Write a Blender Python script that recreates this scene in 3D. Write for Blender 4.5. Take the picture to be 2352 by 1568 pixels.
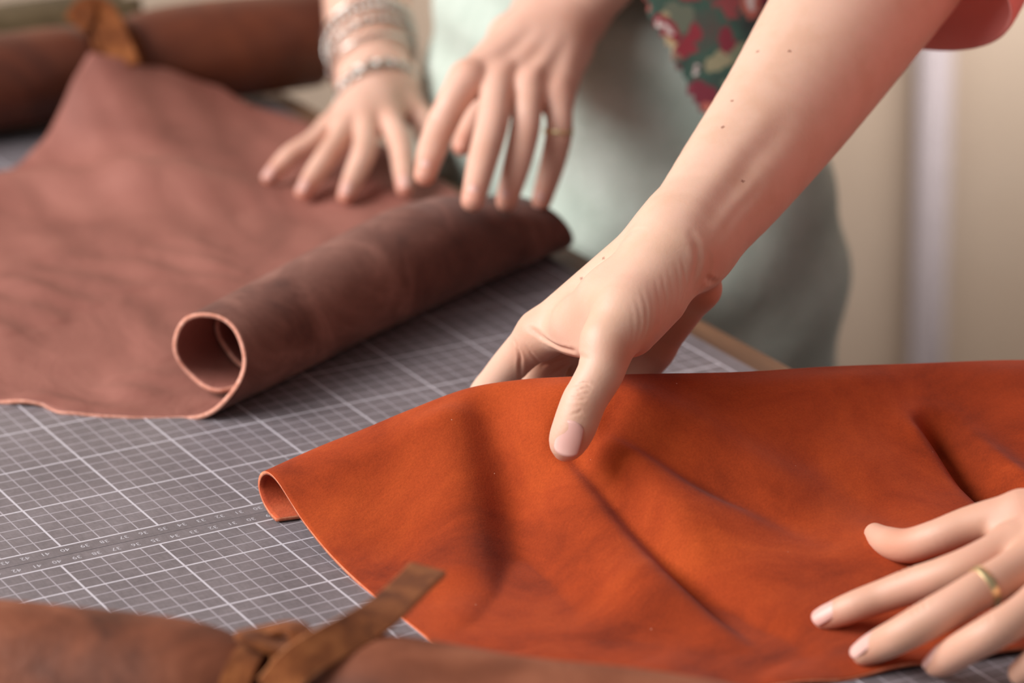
import bpy, bmesh, math
import numpy as np
from mathutils import Matrix, Vector

for o in list(bpy.data.objects):
    bpy.data.objects.remove(o)
scene = bpy.context.scene
COL = scene.collection
S = 0.01            # everything below is laid out in centimetres; table mat surface is z = 0

# ------------------------------------------------------------------ camera
F_PX = 7709.4
CAM = np.array([-60.86, -139.03, 62.965])
RC = np.array([[0.876649, -0.480927, -0.0139906],
               [-0.1751735, -0.291959, -0.9402522],
               [0.448108, 0.826722, -0.3401912]])     # rows: right, down, forward
cam = bpy.data.cameras.new('camera')
cam.lens = 118.0
cam.sensor_width = 36.0
cam.sensor_fit = 'HORIZONTAL'
cam.clip_start = 0.05
cam.clip_end = 60
cam.dof.use_dof = True
cam.dof.focus_distance = 1.60
cam.dof.aperture_fstop = 5.2
camo = bpy.data.objects.new('camera', cam)
COL.objects.link(camo)
m = Matrix.Identity(4)
for i in range(3):
    m[i][0] = RC[0][i]; m[i][1] = -RC[1][i]; m[i][2] = -RC[2][i]; m[i][3] = CAM[i] * S
camo.matrix_world = m
scene.camera = camo

# ------------------------------------------------------------------ light
world = bpy.data.worlds.new('world'); scene.world = world
world.use_nodes = True
wb = world.node_tree.nodes['Background']
wb.inputs[0].default_value = (1.0, 0.98, 0.96, 1)
wb.inputs[1].default_value = 0.18

def area(name, loc, target, sx, sy, power, color):
    l = bpy.data.lights.new(name, 'AREA'); l.shape = 'RECTANGLE'
    l.size = sx * S; l.size_y = sy * S; l.energy = power; l.color = color
    o = bpy.data.objects.new(name, l); COL.objects.link(o)
    o.location = Vector(loc) * S
    d = (Vector(target) - Vector(loc)).normalized()
    o.rotation_euler = d.to_track_quat('-Z', 'Y').to_euler()
    return o
area('window_light', (-195, 80, 165), (15, 10, 0), 200, 150, 122, (1.0, 0.975, 0.94))
area('left_fill_light', (-230, -60, 150), (15, 0, 0), 140, 140, 26, (1.0, 0.98, 0.96))  # added soft fill from camera left, not an actual window
area('wall_fill_light', (144.8, 47, 45), (158, 134.5, 12), 110, 110, 38, (1.0, 0.97, 0.94))  # added lamp out of view, no known source; brightens the back wall
area('right_fill_light', (200, 150, 150), (40, 15, 8), 120, 120, 24, (1.0, 0.98, 0.95))  # invented weak fill from the right for the cuff and shaded forearm

vs = scene.view_settings
vs.view_transform = 'Standard'; vs.look = 'None'; vs.exposure = 0.0; vs.gamma = 1.0
vs.use_curve_mapping = False

# ------------------------------------------------------------------ geometry helpers
def onz(u, v, z=0.0):
    d = RC.T @ np.array([(u - 1176) / F_PX, (v - 784) / F_PX, 1.0])
    return CAM + d * ((z - CAM[2]) / d[2])

def atd(u, v, d):
    return CAM + RC.T @ np.array([(u - 1176) / F_PX * d, (v - 784) / F_PX * d, d])

def norm(a):
    a = np.asarray(a, float); return a / np.linalg.norm(a)

def link(o, parent=None):
    COL.objects.link(o)
    if parent is not None:
        o.parent = parent
    return o

def tag(o, label=None, cat=None, group=None, kind=None):
    if label: o['label'] = label
    if cat: o['category'] = cat
    if group: o['group'] = group
    if kind: o['kind'] = kind
    return o

def empty(name, loc):
    o = bpy.data.objects.new(name, None); o.empty_display_size = 0.02
    o.location = Vector(loc) * S
    return link(o)

def np_mesh(name, V, quads, mats, parent=None, attr=None, smooth=True, mat_idx=None):
    """V in cm world coordinates; parent is an Empty or object without rotation"""
    V = np.asarray(V, float) * S
    if parent is not None:
        off = np.array(parent['_o']) if '_o' in parent else np.array(parent.location)
        V = V - off
    quads = np.asarray(quads, np.int32)
    me = bpy.data.meshes.new(name)
    n, k = quads.shape
    me.vertices.add(len(V)); me.vertices.foreach_set('co', V.astype(np.float32).ravel())
    me.loops.add(n * k); me.loops.foreach_set('vertex_index', quads.ravel())
    me.polygons.add(n)
    me.polygons.foreach_set('loop_start', np.arange(0, n * k, k, dtype=np.int32))
    try: me.polygons.foreach_set('loop_total', np.full(n, k, np.int32))
    except Exception: pass
    if mat_idx is not None: me.polygons.foreach_set('material_index', np.asarray(mat_idx, np.int32))
    me.update(calc_edges=True)
    if attr:
        for an, av in attr.items():
            a = me.attributes.new(an, 'FLOAT', 'POINT'); a.data.foreach_set('value', np.asarray(av, np.float32))
    if smooth: me.polygons.foreach_set('use_smooth', np.ones(n, bool))
    for mt in (mats if isinstance(mats, (list, tuple)) else [mats]): me.materials.append(mt)
    me.validate()
    o = bpy.data.objects.new(name, me)
    return link(o, parent)

def grid_quads(nu, nv, wrap_u=False):
    iu = np.arange(nu if wrap_u else nu - 1); iv = np.arange(nv - 1)
    a, b = np.meshgrid(iu, iv, indexing='ij')
    i00 = a * nv + b; i10 = ((a + 1) % nu) * nv + b
    return np.stack([i00, i10, i10 + 1, i00 + 1], -1).reshape(-1, 4)

def box(name, lo, hi, mat, parent=None, bevel=0.1):
    bm = bmesh.new()
    bmesh.ops.create_cube(bm, size=1)
    lo = np.array(lo, float); hi = np.array(hi, float)
    off = np.array(parent.location) if parent is not None else np.zeros(3)
    for v in bm.verts:
        c = (lo + hi) / 2 + np.array(v.co) * (hi - lo)
        v.co = Vector(c * S - off)
    if bevel:
        bmesh.ops.bevel(bm, geom=list(bm.edges), offset=bevel * S, segments=2, affect='EDGES')
    me = bpy.data.meshes.new(name); bm.to_mesh(me); bm.free()
    me.materials.append(mat)
    return link(bpy.data.objects.new(name, me), parent)

def sample(pts, n):
    """Catmull-Rom through pts, n samples by chord parameter"""
    P = np.asarray(pts, float)
    if len(P) == 2:
        t = np.linspace(0, 1, n)[:, None]; return P[0] * (1 - t) + P[1] * t
    Q = np.vstack([2 * P[0] - P[1], P, 2 * P[-1] - P[-2]])
    L = np.r_[0, np.cumsum(np.linalg.norm(np.diff(P, axis=0), axis=1))]; L /= L[-1]
    out = []
    for s in np.linspace(0, 1, n):
        i = min(max(np.searchsorted(L, s, side='right') - 1, 0), len(P) - 2)
        t = (s - L[i]) / (L[i + 1] - L[i])
        p0, p1, p2, p3 = Q[i:i + 4]
        out.append(.5 * (2 * p1 + (p2 - p0) * t + (2 * p0 - 5 * p1 + 4 * p2 - p3) * t * t + (3 * p1 - p0 - 3 * p2 + p3) * t ** 3))
    return np.array(out)

def smooth01(x): x = np.clip(x, 0, 1); return x * x * (3 - 2 * x)

_rng = np.random.RandomState(7)
_WV = _rng.normal(size=(40, 3)); _PH = _rng.uniform(0, 6.283, 40)
def wobble(P, scale, seed=0, octs=10):
    """smooth pseudo noise, about -1..1, wavelength around scale (cm)"""
    P = np.asarray(P, float); r = 0
    for i in range(octs):
        k = _WV[(i + seed * 7) % 40]; r = r + np.sin((P @ k) * (2.2 / scale) + _PH[(i * 3 + seed) % 40])
    return r / math.sqrt(octs)

def sweep(name, path, rad, mat, parent=None, seg=14, closed=False, flat=None, up=None, edge=None):
    """tube (or flat strap, flat=(half width, half thickness)) along a path in cm"""
    P = np.asarray(path, float); n = len(P)
    if closed: T = np.roll(P, -1, 0) - np.roll(P, 1, 0)
    else: T = np.gradient(P, axis=0)
    T /= np.linalg.norm(T, axis=1)[:, None]
    if up is None:
        up = np.array([0, 0, 1.0]) if abs(T[0][2]) < .9 else np.array([1.0, 0, 0])
    up = np.asarray(up, float)
    Us = up if up.ndim == 2 else np.repeat(up[None], n, 0)
    W = np.cross(T, Us); W /= np.linalg.norm(W, axis=1)[:, None]
    N = np.cross(W, T)
    rad = np.broadcast_to(np.asarray(rad, float), (n,))
    if flat:
        hw, ht = flat; b = min(.3 * ht, .06)
        prof = [(-hw, -ht + b), (-hw + b, -ht), (hw - b, -ht), (hw, -ht + b), (hw, ht - b), (hw - b, ht), (-hw + b, ht), (-hw, ht - b)]
        seg = 8; rad = np.ones(n)
    else:
        prof = [(math.cos(a), math.sin(a)) for a in np.linspace(0, 2 * math.pi, seg, endpoint=False)]
    prof = np.array(prof)
    V = (P[:, None] + rad[:, None, None] * (prof[None, :, 0:1] * W[:, None] + prof[None, :, 1:2] * N[:, None])).reshape(-1, 3)
    q = []
    for i in range(n if closed else n - 1):
        j = (i + 1) % n
        for k in range(seg):
            l = (k + 1) % seg
            q.append((i * seg + k, i * seg + l, j * seg + l, j * seg + k))
    if not closed:
        c0 = len(V); V = np.vstack([V, P[:1], P[-1:]])
        for k in range(seg):
            l = (k + 1) % seg
            q.append((c0, l, k, k)); q.append((c0 + 1, (n - 1) * seg + k, (n - 1) * seg + l, (n - 1) * seg + l))
    me_q = [tuple(dict.fromkeys(x)) for x in q]
    V = V * S
    if parent is not None: V = V - (np.array(parent['_o']) if '_o' in parent else np.array(parent.location))
    me = bpy.data.meshes.new(name); me.from_pydata(V.tolist(), [], me_q)
    me.polygons.foreach_set('use_smooth', np.full(len(me.polygons), flat is None))
    me.materials.append(mat)
    if edge is not None:
        me.materials.append(edge)
        for i, p in enumerate(me.polygons):
            if i >= seg * (n if closed else n - 1) or (i % seg) in (2, 3, 4, 6, 7, 0): p.material_index = 1
    me.update()
    return link(bpy.data.objects.new(name, me), parent)

# ------------------------------------------------------------------ materials
def lin(c):
    return tuple(((x / 255) / 12.92 if x / 255 <= .04045 else ((x / 255 + .055) / 1.055) ** 2.4) for x in c) + (1,)

class NT:
    def __init__(self, name):
        self.m = bpy.data.materials.new(name); self.m.use_nodes = True
        self.t = self.m.node_tree; self.b = self.t.nodes['Principled BSDF']
    def n(self, typ, **kw):
        nd = self.t.nodes.new(typ)
        for k, v in kw.items(): setattr(nd, k, v)
        return nd
    def l(self, a, b): self.t.links.new(a, b)
    def val(self, sock, v):
        if hasattr(v, 'is_output') or isinstance(v, bpy.types.NodeSocket): self.l(v, sock)
        else: sock.default_value = v
    def math(self, op, a, b=None, c=None):
        nd = self.n('ShaderNodeMath', operation=op)
        self.val(nd.inputs[0], a)
        if b is not None: self.val(nd.inputs[1], b)
        if c is not None: self.val(nd.inputs[2], c)
        return nd.outputs[0]
    def coord(self, scale=(1, 1, 1)):
        tc = self.n('ShaderNodeTexCoord'); mp = self.n('ShaderNodeMapping')
        mp.inputs['Scale'].default_value = scale
        self.l(tc.outputs['Object'], mp.inputs['Vector']); return mp.outputs[0]
    def noise(self, vec, scale, detail=4, rough=.55, dist=0):
        nd = self.n('ShaderNodeTexNoise'); self.l(vec, nd.inputs['Vector'])
        nd.inputs['Scale'].default_value = scale; nd.inputs['Detail'].default_value = detail
        nd.inputs['Roughness'].default_value = rough; nd.inputs['Distortion'].default_value = dist
        return nd.outputs['Fac']
    def ramp(self, fac, stops):
        nd = self.n('ShaderNodeValToRGB'); self.l(fac, nd.inputs[0])
        e = nd.color_ramp.elements
        while len(e) < len(stops): e.new(.5)
        for el, (p, c) in zip(e, stops): el.position = p; el.color = c
        return nd.outputs[0]
    def mix(self, fac, a, b, blend='MIX'):
        nd = self.n('ShaderNodeMix', data_type='RGBA', blend_type=blend)
        self.val(nd.inputs[0], fac); self.val(nd.inputs[6], a); self.val(nd.inputs[7], b)
        return nd.outputs[2]
    def bump(self, h, strength, dist, prev=None):
        nd = self.n('ShaderNodeBump'); nd.inputs['Strength'].default_value = strength
        nd.inputs['Distance'].default_value = dist; self.l(h, nd.inputs['Height'])
        if prev is not None: self.l(prev, nd.inputs['Normal'])
        return nd.outputs[0]
    def set(self, **kw):
        for k, v in kw.items(): self.val(self.b.inputs[k.replace('_', ' ')], v)

def suede(name, dark, mid, light, blotch=26, fine=900, stretch=(1, 1, 1), sheen=.06, rough=.9, bump=.25, specks=None, contrast=(.32, .5, .68)):
    t = NT(name); v = t.coord(stretch)
    big = t.noise(v, blotch, 5, .62, .6)
    c = t.ramp(big, [(contrast[0], lin(dark)), (contrast[1], lin(mid)), (contrast[2], lin(light))])
    fn = t.noise(t.coord(), fine, 3, .7)
    c2 = t.mix(.22, c, t.ramp(fn, [(.3, (.25, .25, .25, 1)), (.7, (.85, .85, .85, 1))]), 'OVERLAY')
    if specks:
        vo = t.n('ShaderNodeTexVoronoi'); t.l(t.coord(), vo.inputs['Vector']); vo.inputs['Scale'].default_value = 110
        s = t.math('LESS_THAN', vo.outputs['Distance'], .035)
        pick = t.math('GREATER_THAN', t.n('ShaderNodeSeparateColor').outputs[0], .5)
        sc = t.n('ShaderNodeSeparateColor'); t.l(vo.outputs['Color'], sc.inputs[0])
        pick = t.math('GREATER_THAN', sc.outputs[0], .86)
        c2 = t.mix(t.math('MULTIPLY', t.math('MULTIPLY', s, pick), .55), c2, lin(specks))
    t.set(Base_Color=c2, Roughness=rough, Sheen_Weight=sheen, Sheen_Roughness=.5, Specular_IOR_Level=.12)
    nb = t.bump(fn, bump, .0008)
    t.set(Normal=t.bump(t.noise(v, 60, 4), .25, .002, nb))
    return t.m

def leather(name, dark, mid, light, rough=.5, wr_scale=(1, 1, 1), blotch=14, wr=.4, spec=.4, fine=500):
    t = NT(name); v = t.coord(wr_scale)
    big = t.noise(v, blotch, 6, .6, .8)
    c = t.ramp(big, [(.3, lin(dark)), (.5, lin(mid)), (.72, lin(light))])
    fn = t.noise(t.coord(), fine, 4, .65)
    c = t.mix(.1, c, t.ramp(fn, [(.3, (.3, .3, .3, 1)), (.7, (.8, .8, .8, 1))]), 'OVERLAY')
    t.set(Base_Color=c, Roughness=rough, Specular_IOR_Level=spec)
    nb = t.bump(fn, .15, .0006)
    t.set(Normal=t.bump(t.noise(v, 22, 5, .6, 1.2), wr, .004, nb))
    return t.m

def plain(name, c, rough=.6, metal=0, spec=.5, bump=None):
    t = NT(name); n = t.noise(t.coord(), 120, 4)
    col = t.mix(.12, lin(c), t.ramp(n, [(.3, (.2, .2, .2, 1)), (.7, (.9, .9, .9, 1))]), 'OVERLAY')
    t.set(Base_Color=col, Roughness=rough, Metallic=metal, Specular_IOR_Level=spec)
    if bump: t.set(Normal=t.bump(n, bump, .001))
    return t.m

def mat_skin(name, base, red, pale):
    t = NT(name)
    at = t.n('ShaderNodeAttribute'); at.attribute_name = 'blush'
    v = t.coord(); n1 = t.noise(v, 45, 4, .6); n2 = t.noise(v, 700, 3, .6)
    mott = t.ramp(n1, [(.35, lin(base)), (.65, lin(pale))])
    f = t.math('ADD', t.math('MULTIPLY', at.outputs['Fac'], .9), t.math('MULTIPLY', t.math('SUBTRACT', n1, .5), .5))
    f = t.math('MAXIMUM', t.math('MINIMUM', f, 1.0), 0.0)
    c = t.mix(f, mott, lin(red))
    ml = t.n('ShaderNodeAttribute'); ml.attribute_name = 'mole'
    c = t.mix(ml.outputs['Fac'], c, lin((120, 66, 50)))
    t.set(Base_Color=c, Roughness=.47, Specular_IOR_Level=.4, Subsurface_Weight=.16, Subsurface_Radius=(1.0, .32, .16), Subsurface_Scale=.003)
    ridg = t.noise(t.coord((1, 1, 1)), 260, 5, .7, 1.5)
    t.set(Normal=t.bump(n2, .12, .0006, t.bump(ridg, .10, .0012)))
    return t.m

M = {}
M['skin'] = mat_skin('skin', (214, 172, 149), (200, 126, 98), (223, 184, 164))
M['skin_b'] = mat_skin('skin_fair', (216, 168, 148), (206, 124, 100), (224, 182, 164))
t = NT('nail'); t.set(Base_Color=lin((228, 178, 166)), Roughness=.34, Specular_IOR_Level=.45, Coat_Weight=.0, Subsurface_Weight=.1, Subsurface_Radius=(1, .4, .3), Subsurface_Scale=.003)
nn = t.noise(t.coord(), 60, 2); t.set(Base_Color=t.ramp(nn, [(.3, lin((218, 164, 154))), (.7, lin((230, 184, 174)))])); M['nail'] = t.m
M['orange'] = suede('orange_suede', (104, 35, 15), (150, 57, 23), (176, 74, 31), blotch=11, stretch=(1, 1.2, 1), sheen=.05, specks=(235, 190, 165), contrast=(.28, .5, .74))
M['orange_back'] = suede('orange_suede_back', (150, 60, 38), (176, 76, 46), (192, 92, 58), blotch=40)
M['orange_edge'] = suede('orange_cut_edge', (196, 104, 74), (212, 122, 90), (224, 142, 110), blotch=200)
M['rose'] = leather('rose_leather', (116, 70, 61), (139, 86, 76), (155, 101, 90), rough=.66, wr_scale=(1.3, .7, 1), blotch=9, wr=.35, spec=.3)
M['rose_back'] = suede('rose_suede_back', (78, 44, 36), (108, 66, 55), (140, 94, 82), blotch=20, stretch=(1, 1, 1), sheen=.12)
M['rose_edge'] = suede('rose_cut_edge', (190, 124, 104), (208, 146, 126), (224, 166, 148), blotch=300)
M['brown'] = leather('brown_leather', (78, 42, 29), (120, 67, 46), (160, 98, 72), rough=.6, blotch=12, wr=.3, spec=.25)
M['brown_far'] = leather('dark_brown_leather', (70, 34, 24), (92, 46, 30), (112, 58, 36), rough=.5, blotch=12, wr=.3)
M['brown_edge'] = suede('brown_cut_edge', (120, 72, 46), (150, 96, 64), (172, 116, 82), blotch=120)
M['olive'] = suede('olive_suede', (66, 54, 38), (84, 70, 50), (100, 84, 62), blotch=16)
M['strap'] = suede('tan_strap', (84, 44, 22), (112, 62, 32), (134, 80, 44), blotch=70, fine=600)
M['strap_edge'] = suede('strap_edge', (176, 112, 70), (192, 128, 86), (206, 146, 104), blotch=200)

# ------------------------------------------------------------------ room
t = NT('beige_wall'); n = t.noise(t.coord(), 3, 5)
t.set(Base_Color=t.ramp(n, [(.3, lin((212, 188, 166))), (.7, lin((220, 198, 178)))]), Roughness=.8)
t.set(Normal=t.bump(t.noise(t.coord(), 90, 3), .1, .002)); M['wall'] = t.m
FW = np.array([.477, .879, 0]); RT = np.array([.8766, -.481, 0])
def wall_slab(name, dist, x0, x1, z0, z1, thick, mat):
    c = np.array([CAM[0], CAM[1], 0]) + FW * dist
    V = []
    for dx in (x0, x1):
        for dd in (0, thick):
            for z in (z0, z1): V.append(c + RT * dx + FW * dd + np.array([0, 0, z]))
    q = [(0, 1, 3, 2), (4, 6, 7, 5), (0, 4, 5, 1), (2, 3, 7, 6), (0, 2, 6, 4), (1, 5, 7, 3)]
    return np_mesh(name, V, q, mat, smooth=False)
tag(wall_slab('wall_back', 345, -230, 240, -75, 190, 12, M['wall']), kind='structure')
M['pale'] = plain('pale_paint', (168, 156, 158), .8, spec=.1)
tag(wall_slab('trim_1', 341.5, 43.2, 46.6, -75, 20, 3.6, M['pale']), kind='structure')
t = NT('concrete_floor'); n = t.noise(t.coord(), 4, 6)
t.set(Base_Color=t.ramp(n, [(.3, lin((84, 76, 70))), (.7, lin((100, 92, 86)))]), Roughness=.7); M['floor'] = t.m
o = box('floor', (-330, -330, -80), (330, 330, -75), M['floor'], bevel=0); tag(o, kind='structure')

# ------------------------------------------------------------------ table
t = NT('table_wood'); v = t.coord((9, .7, 9)); n = t.noise(v, 9, 6, .6, .6); n2 = t.noise(t.coord((60, 2, 60)), 6, 4)
c = t.ramp(n, [(.3, lin((72, 48, 34))), (.55, lin((108, 76, 54))), (.75, lin((134, 98, 70)))])
t.set(Base_Color=t.mix(.25, c, t.ramp(n2, [(.35, (.1, .1, .1, 1)), (.65, (.9, .9, .9, 1))]), 'OVERLAY'), Roughness=.6)
t.set(Normal=t.bump(n2, .3, .001)); M['wood'] = t.m
tb = empty('work_table', (-20, 5, -75))
tag(tb, 'brown wooden worktable carrying the grey cutting mats', 'table')
box('table_top', (-72, -75, -3.6), (33.6, 84, -.32), M['wood'], tb, .25)
box('apron', (29.5, -66, -12), (31.5, 76, -3.6), M['wood'], tb)
box('apron', (-68, -66, -12), (-66, 76, -3.6), M['wood'], tb)
for lx in (-69, 26):
    for ly in (-70, 74): box('leg', (lx, ly, -75), (lx + 6, ly + 6, -3.6), M['wood'], tb, .3)

# ------------------------------------------------------------------ cutting mats
def mat_material(name, yoff):
    t = NT(name)
    tc = t.n('ShaderNodeTexCoord'); sx = t.n('ShaderNodeSeparateXYZ'); t.l(tc.outputs['Object'], sx.inputs[0])
    X = t.math('MULTIPLY', sx.outputs[0], 100.0); Y = t.math('MULTIPLY', sx.outputs[1], 100.0)
    def lines(a, period, half, off=0.0):
        p = t.math('PINGPONG', t.math('ADD', a, off), period / 2)
        return t.math('LESS_THAN', p, half)
    mn = t.math('MAXIMUM', lines(X, 1.0, .034), lines(Y, 1.0, .040))
    bd = t.math('MAXIMUM', lines(X, 5.0, .056), lines(Y, 5.0, .062, yoff))
    def inside(a, lo, hi): return t.math('MULTIPLY', t.math('GREATER_THAN', a, lo), t.math('LESS_THAN', a, hi))
    ylo, yhi = (-.06, 67.06) if yoff == 0 else (-58.06, .06)
    ins = t.math('MULTIPLY', inside(X, -60.06, 30.06), inside(Y, ylo, yhi))
    edge = t.math('LESS_THAN', t.math('ABSOLUTE', Y), .062)
    bd = t.math('MULTIPLY', t.math('MAXIMUM', bd, edge), ins); mn = t.math('MULTIPLY', mn, ins)
    big = t.noise(t.coord(), 16, 5, .6); scr = t.noise(t.coord((40, 7, 1)), 18, 5, .7, .5); scr2 = t.noise(t.coord((9, 46, 1)), 14, 5, .7, .5)
    base = t.ramp(big, [(.3, lin((100, 93, 97))), (.55, lin((114, 106, 110))), (.75, lin((124, 117, 122)))])
    base = t.mix(.30, base, t.ramp(t.math('MULTIPLY', scr, scr2), [(.12, (.18, .18, .18, 1)), (.42, (.9, .9, .9, 1))]), 'OVERLAY')
    # ink stains: teal dabs with a shape of their own
    st = t.noise(t.coord(), 7.5, 3, .5, .4)
    base = t.mix(t.math('MULTIPLY', t.math('GREATER_THAN', st, .69), .32), base, lin((74, 98, 108)))
    wear = t.math('ADD', .62, t.math('MULTIPLY', t.noise(t.coord(), 120, 3), .5))
    c = t.mix(t.math('MULTIPLY', mn, t.math('MULTIPLY', wear, .80)), base, lin((176, 169, 178)))
    c = t.mix(t.math('MULTIPLY', bd, t.math('MINIMUM', wear, 1.0)), c, lin((196, 191, 200)))
    t.set(Base_Color=c, Roughness=.55, Specular_IOR_Level=.35)
    t.set(Normal=t.bump(scr, .15, .0006)); return t.m
M['print'] = plain('white_print', (184, 180, 188), .6)

def number_mesh(name, items, mat, parent):
    V = []; Fc = []
    for txt, x, y in items:
        cu = bpy.data.curves.new('tmp', 'FONT'); cu.body = txt; cu.size = .47 * S; cu.align_x = 'CENTER'; cu.align_y = 'CENTER'; cu.resolution_u = 2
        ob = bpy.data.objects.new('tmp', cu); COL.objects.link(ob)
        me = bpy.data.meshes.new_from_object(ob.evaluated_get(bpy.context.evaluated_depsgraph_get()))
        b = len(V)
        for v in me.vertices: V.append((-v.co.x + x * S, -v.co.y + y * S, .006 * S))
        for p in me.polygons: Fc.append([b + i for i in p.vertices])
        bpy.data.objects.remove(ob); bpy.data.curves.remove(cu); bpy.data.meshes.remove(me)
    me = bpy.data.meshes.new(name); me.from_pydata(V, [], Fc); me.materials.append(mat); me.update()
    return link(bpy.data.objects.new(name, me), parent)

def make_mat(label, x, y, rot, y0, y1, yoff):
    r = empty('cutting_mat', (x, y, 0)); r.rotation_euler.z = rot
    tag(r, label, 'cutting mat')
    bm = bmesh.new(); bmesh.ops.create_cube(bm, size=1)
    for v in bm.verts:
        v.co = Vector(((-61.2 if v.co.x < 0 else 31.15) * S, (y0 if v.co.y < 0 else y1) * S, (-.3 if v.co.z < 0 else 0) * S))
    bmesh.ops.bevel(bm, geom=list(bm.edges), offset=.02 * S, segments=1, affect='EDGES')
    me = bpy.data.meshes.new('mat_sheet'); bm.to_mesh(me); bm.free()
    me.materials.append(mat_material('mat_grid', yoff)); link(bpy.data.objects.new('mat_sheet', me), r)
    yl = -.52 if yoff == 0 else .52
    number_mesh('scale_numbers', [(str(k), 30 - k, yl) for k in range(0, 61)], M['print'], r)
    return r
make_mat('grey gridded cutting mat farther from the camera, under the rose leather', 0, 0, 0, -1.076, 68.2, 0.0)
make_mat('grey gridded cutting mat nearest the camera, under the orange suede', -.846, -2.133, .0016, -59.2, 1.05, 3.0)

# ------------------------------------------------------------------ rose leather: flat sheet, rolled at one side
def build_rose():
    O = np.array([6.6, 13.3]); A = norm([27.5, 16.4]); B = np.array([-A[1], A[0]])
    NT_ = 150
    # flat part, b from far-left edge to the roll
    bs = np.r_[np.linspace(41, 2, 110)]
    t0p = np.array([(-6, -3.2), (0.3, -4.5), (2.5, -5.9), (4, -6.5), (6.3, -7.2), (7.7, -6.9), (8.9, -7.2), (11.4, -7.7), (16, -8.6), (25, -9), (41, -8)])
    t1p = np.array([(-6, 27.5), (0, 28.2), (10, 35.5), (18, 41.5), (24.8, 42.4), (27.7, 42.6), (29.8, 41.9), (31.8, 41.7), (33.0, 39.8), (34.1, 38.0), (34.9, 35.9), (36.2, 34.3), (36.8, 34.0)])
    def T0(b): return np.interp(b, t0p[:, 0], t0p[:, 1])
    def T1(b): return np.interp(b, t1p[:, 0], t1p[:, 1])
    v = np.linspace(0, 1, NT_)
    rows = []
    flat_b = np.linspace(1, 0, 120)
    for k in flat_b:
        b = k * 36.8
        t0, t1 = T0(b), T1(b)
        tt = t0 + (t1 - t0) * v
        bc = 1.55 - 1.55 * (tt + 2) / 30
        bb = bc + (b) * (36.8 - bc) / 36.8
        P = O + tt[:, None] * A + bb[:, None] * B
        # rise of the far corner against the roll behind
        d = np.clip((P[:, 1] - 47.5) / 13.5, 0, 1.2)
        lean = np.interp(P[:, 0], [7, 10.6, 12.5, 13.4, 14.4, 15.4, 17.3, 19, 21.9, 26.2, 28.9, 31.5], [.04, .17, .32, .47, .64, .82, 1.0, .93, .72, .40, .2, .06])
        z = 5.4 * d ** 1.6 * lean
        # long gentle valleys and bumps
        fl = smooth01((b - 1) / 5)
        z = z + fl * (.22 * (1 + wobble(np.c_[P, 0 * tt], 9, 1)) + .10 * wobble(np.c_[P * [2.2, .7], 0 * tt], 5, 2) * 1.0)
        # dark valley between corner and body
        y_val = np.interp(P[:, 0], [9, 14, 18, 24, 30], [58, 55, 52.5, 48.5, 46])
        z = z + .10 * fl * np.clip((22 - tt) / 8, 0, 1) * np.sin(tt * 2.0 + 1.4 * wobble(np.c_[P, 0 * tt], 8, 4)) * (wobble(np.c_[P * .6, 0 * tt], 7, 6) > -.2)
        z = z + 1.5 * fl * np.exp(-((P[:, 1] - y_val + 4.5) / 3.2) ** 2) * np.clip((27 - P[:, 0]) / 12, 0, 1)
        ed = np.exp(-((tt - t0) / 1.3) ** 2) * np.clip((b - 5) / 3, 0, 1)
        z = z + .28 * ed * (1 + np.sin(b * 1.6)) * .5
        rows.append(np.c_[P, np.maximum(z, 0) + .06])
    ang = np.linspace(0, 2 * math.pi * 2.02, 190)[1:]
    for a in ang:
        fr = a / ang[-1]
        t0 = -4.5 + 2.3 * smooth01(a / 2.6) + .5 * smooth01((a - 3.6) / 2.2) + 2.9 * smooth01((a - 6.2) / 1.2) + .08 * math.sin(a * 5)
        t1 = 28.2 - 1.0 * smooth01(a / 2) + .3 * math.sin(a * 2)
        tt = t0 + (t1 - t0) * v
        bc = 1.55 - 1.55 * (tt + 2) / 30
        r0 = 2.5 + .85 * (tt + 2) / 30
        r = r0 * (1 - .30 * fr - .035 * np.sin(a + .8)) + .045 * np.sin(tt * .45 + a) * np.sin(min(a, 3.1))
        zc = r0
        bb = bc - r * math.sin(a) * 1.03
        z = zc - r * math.cos(a)
        if a > 5: z = z + .24 * smooth01((a - 5) / 1.0)
        z = z * np.interp(tt, [-9, 16, 20, 23.5, 27, 32], [1, .95, .84, .66, .5, .42])
        P = O + tt[:, None] * A + bb[:, None] * B
        rows.append(np.c_[P, np.maximum(z, 0) + .06])
    V = np.array(rows)
    nu, nv = V.shape[:2]
    r = np_mesh('leather_hide', V.reshape(-1, 3), grid_quads(nu, nv), [M['rose'], M['rose_back'], M['rose_edge']])
    md = r.modifiers.new('thickness', 'SOLIDIFY'); md.thickness = .25 * S; md.offset = -1
    md.material_offset = 1; md.material_offset_rim = 2
    tag(r, 'dusty rose leather hide lying flat and rolled into a tube along one side', 'leather')
    return r
rose = build_rose()

# ------------------------------------------------------------------ orange suede hide with a lifted fold
RIDGE_PX = [(620, 1086, 2.45), (740, 1030, 3.2), (850, 985, 3.9), (950, 942, 4.6), (1080, 893, 5.4), (1200, 873, 6.0), (1310, 866, 6.3),
            (1450, 860, 6.3), (1700, 855, 5.8), (1900, 843, 5.2), (2100, 836, 4.8), (2352, 828, 4.5)]
RIDGE = np.array([onz(u, v_, z) for u, v_, z in RIDGE_PX] + [np.array([41.5, -14.5, 4.0])])
EDGE = np.array([(.2, -20.5, .2), (4.5, -25.5, .2), (8.5, -28.6, .2), (12.2, -30.6, .2), (17, -31.6, .2), (24, -33, .2), (31, -33.6, .2), (41.5, -35.5, -.4)])

def seg_dist(P, a, b):
    ba = b - a; t = np.clip(((P - a) @ ba) / (ba @ ba), 0, 1)
    return np.linalg.norm(P - a - t[:, None] * ba, axis=1), t

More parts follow.
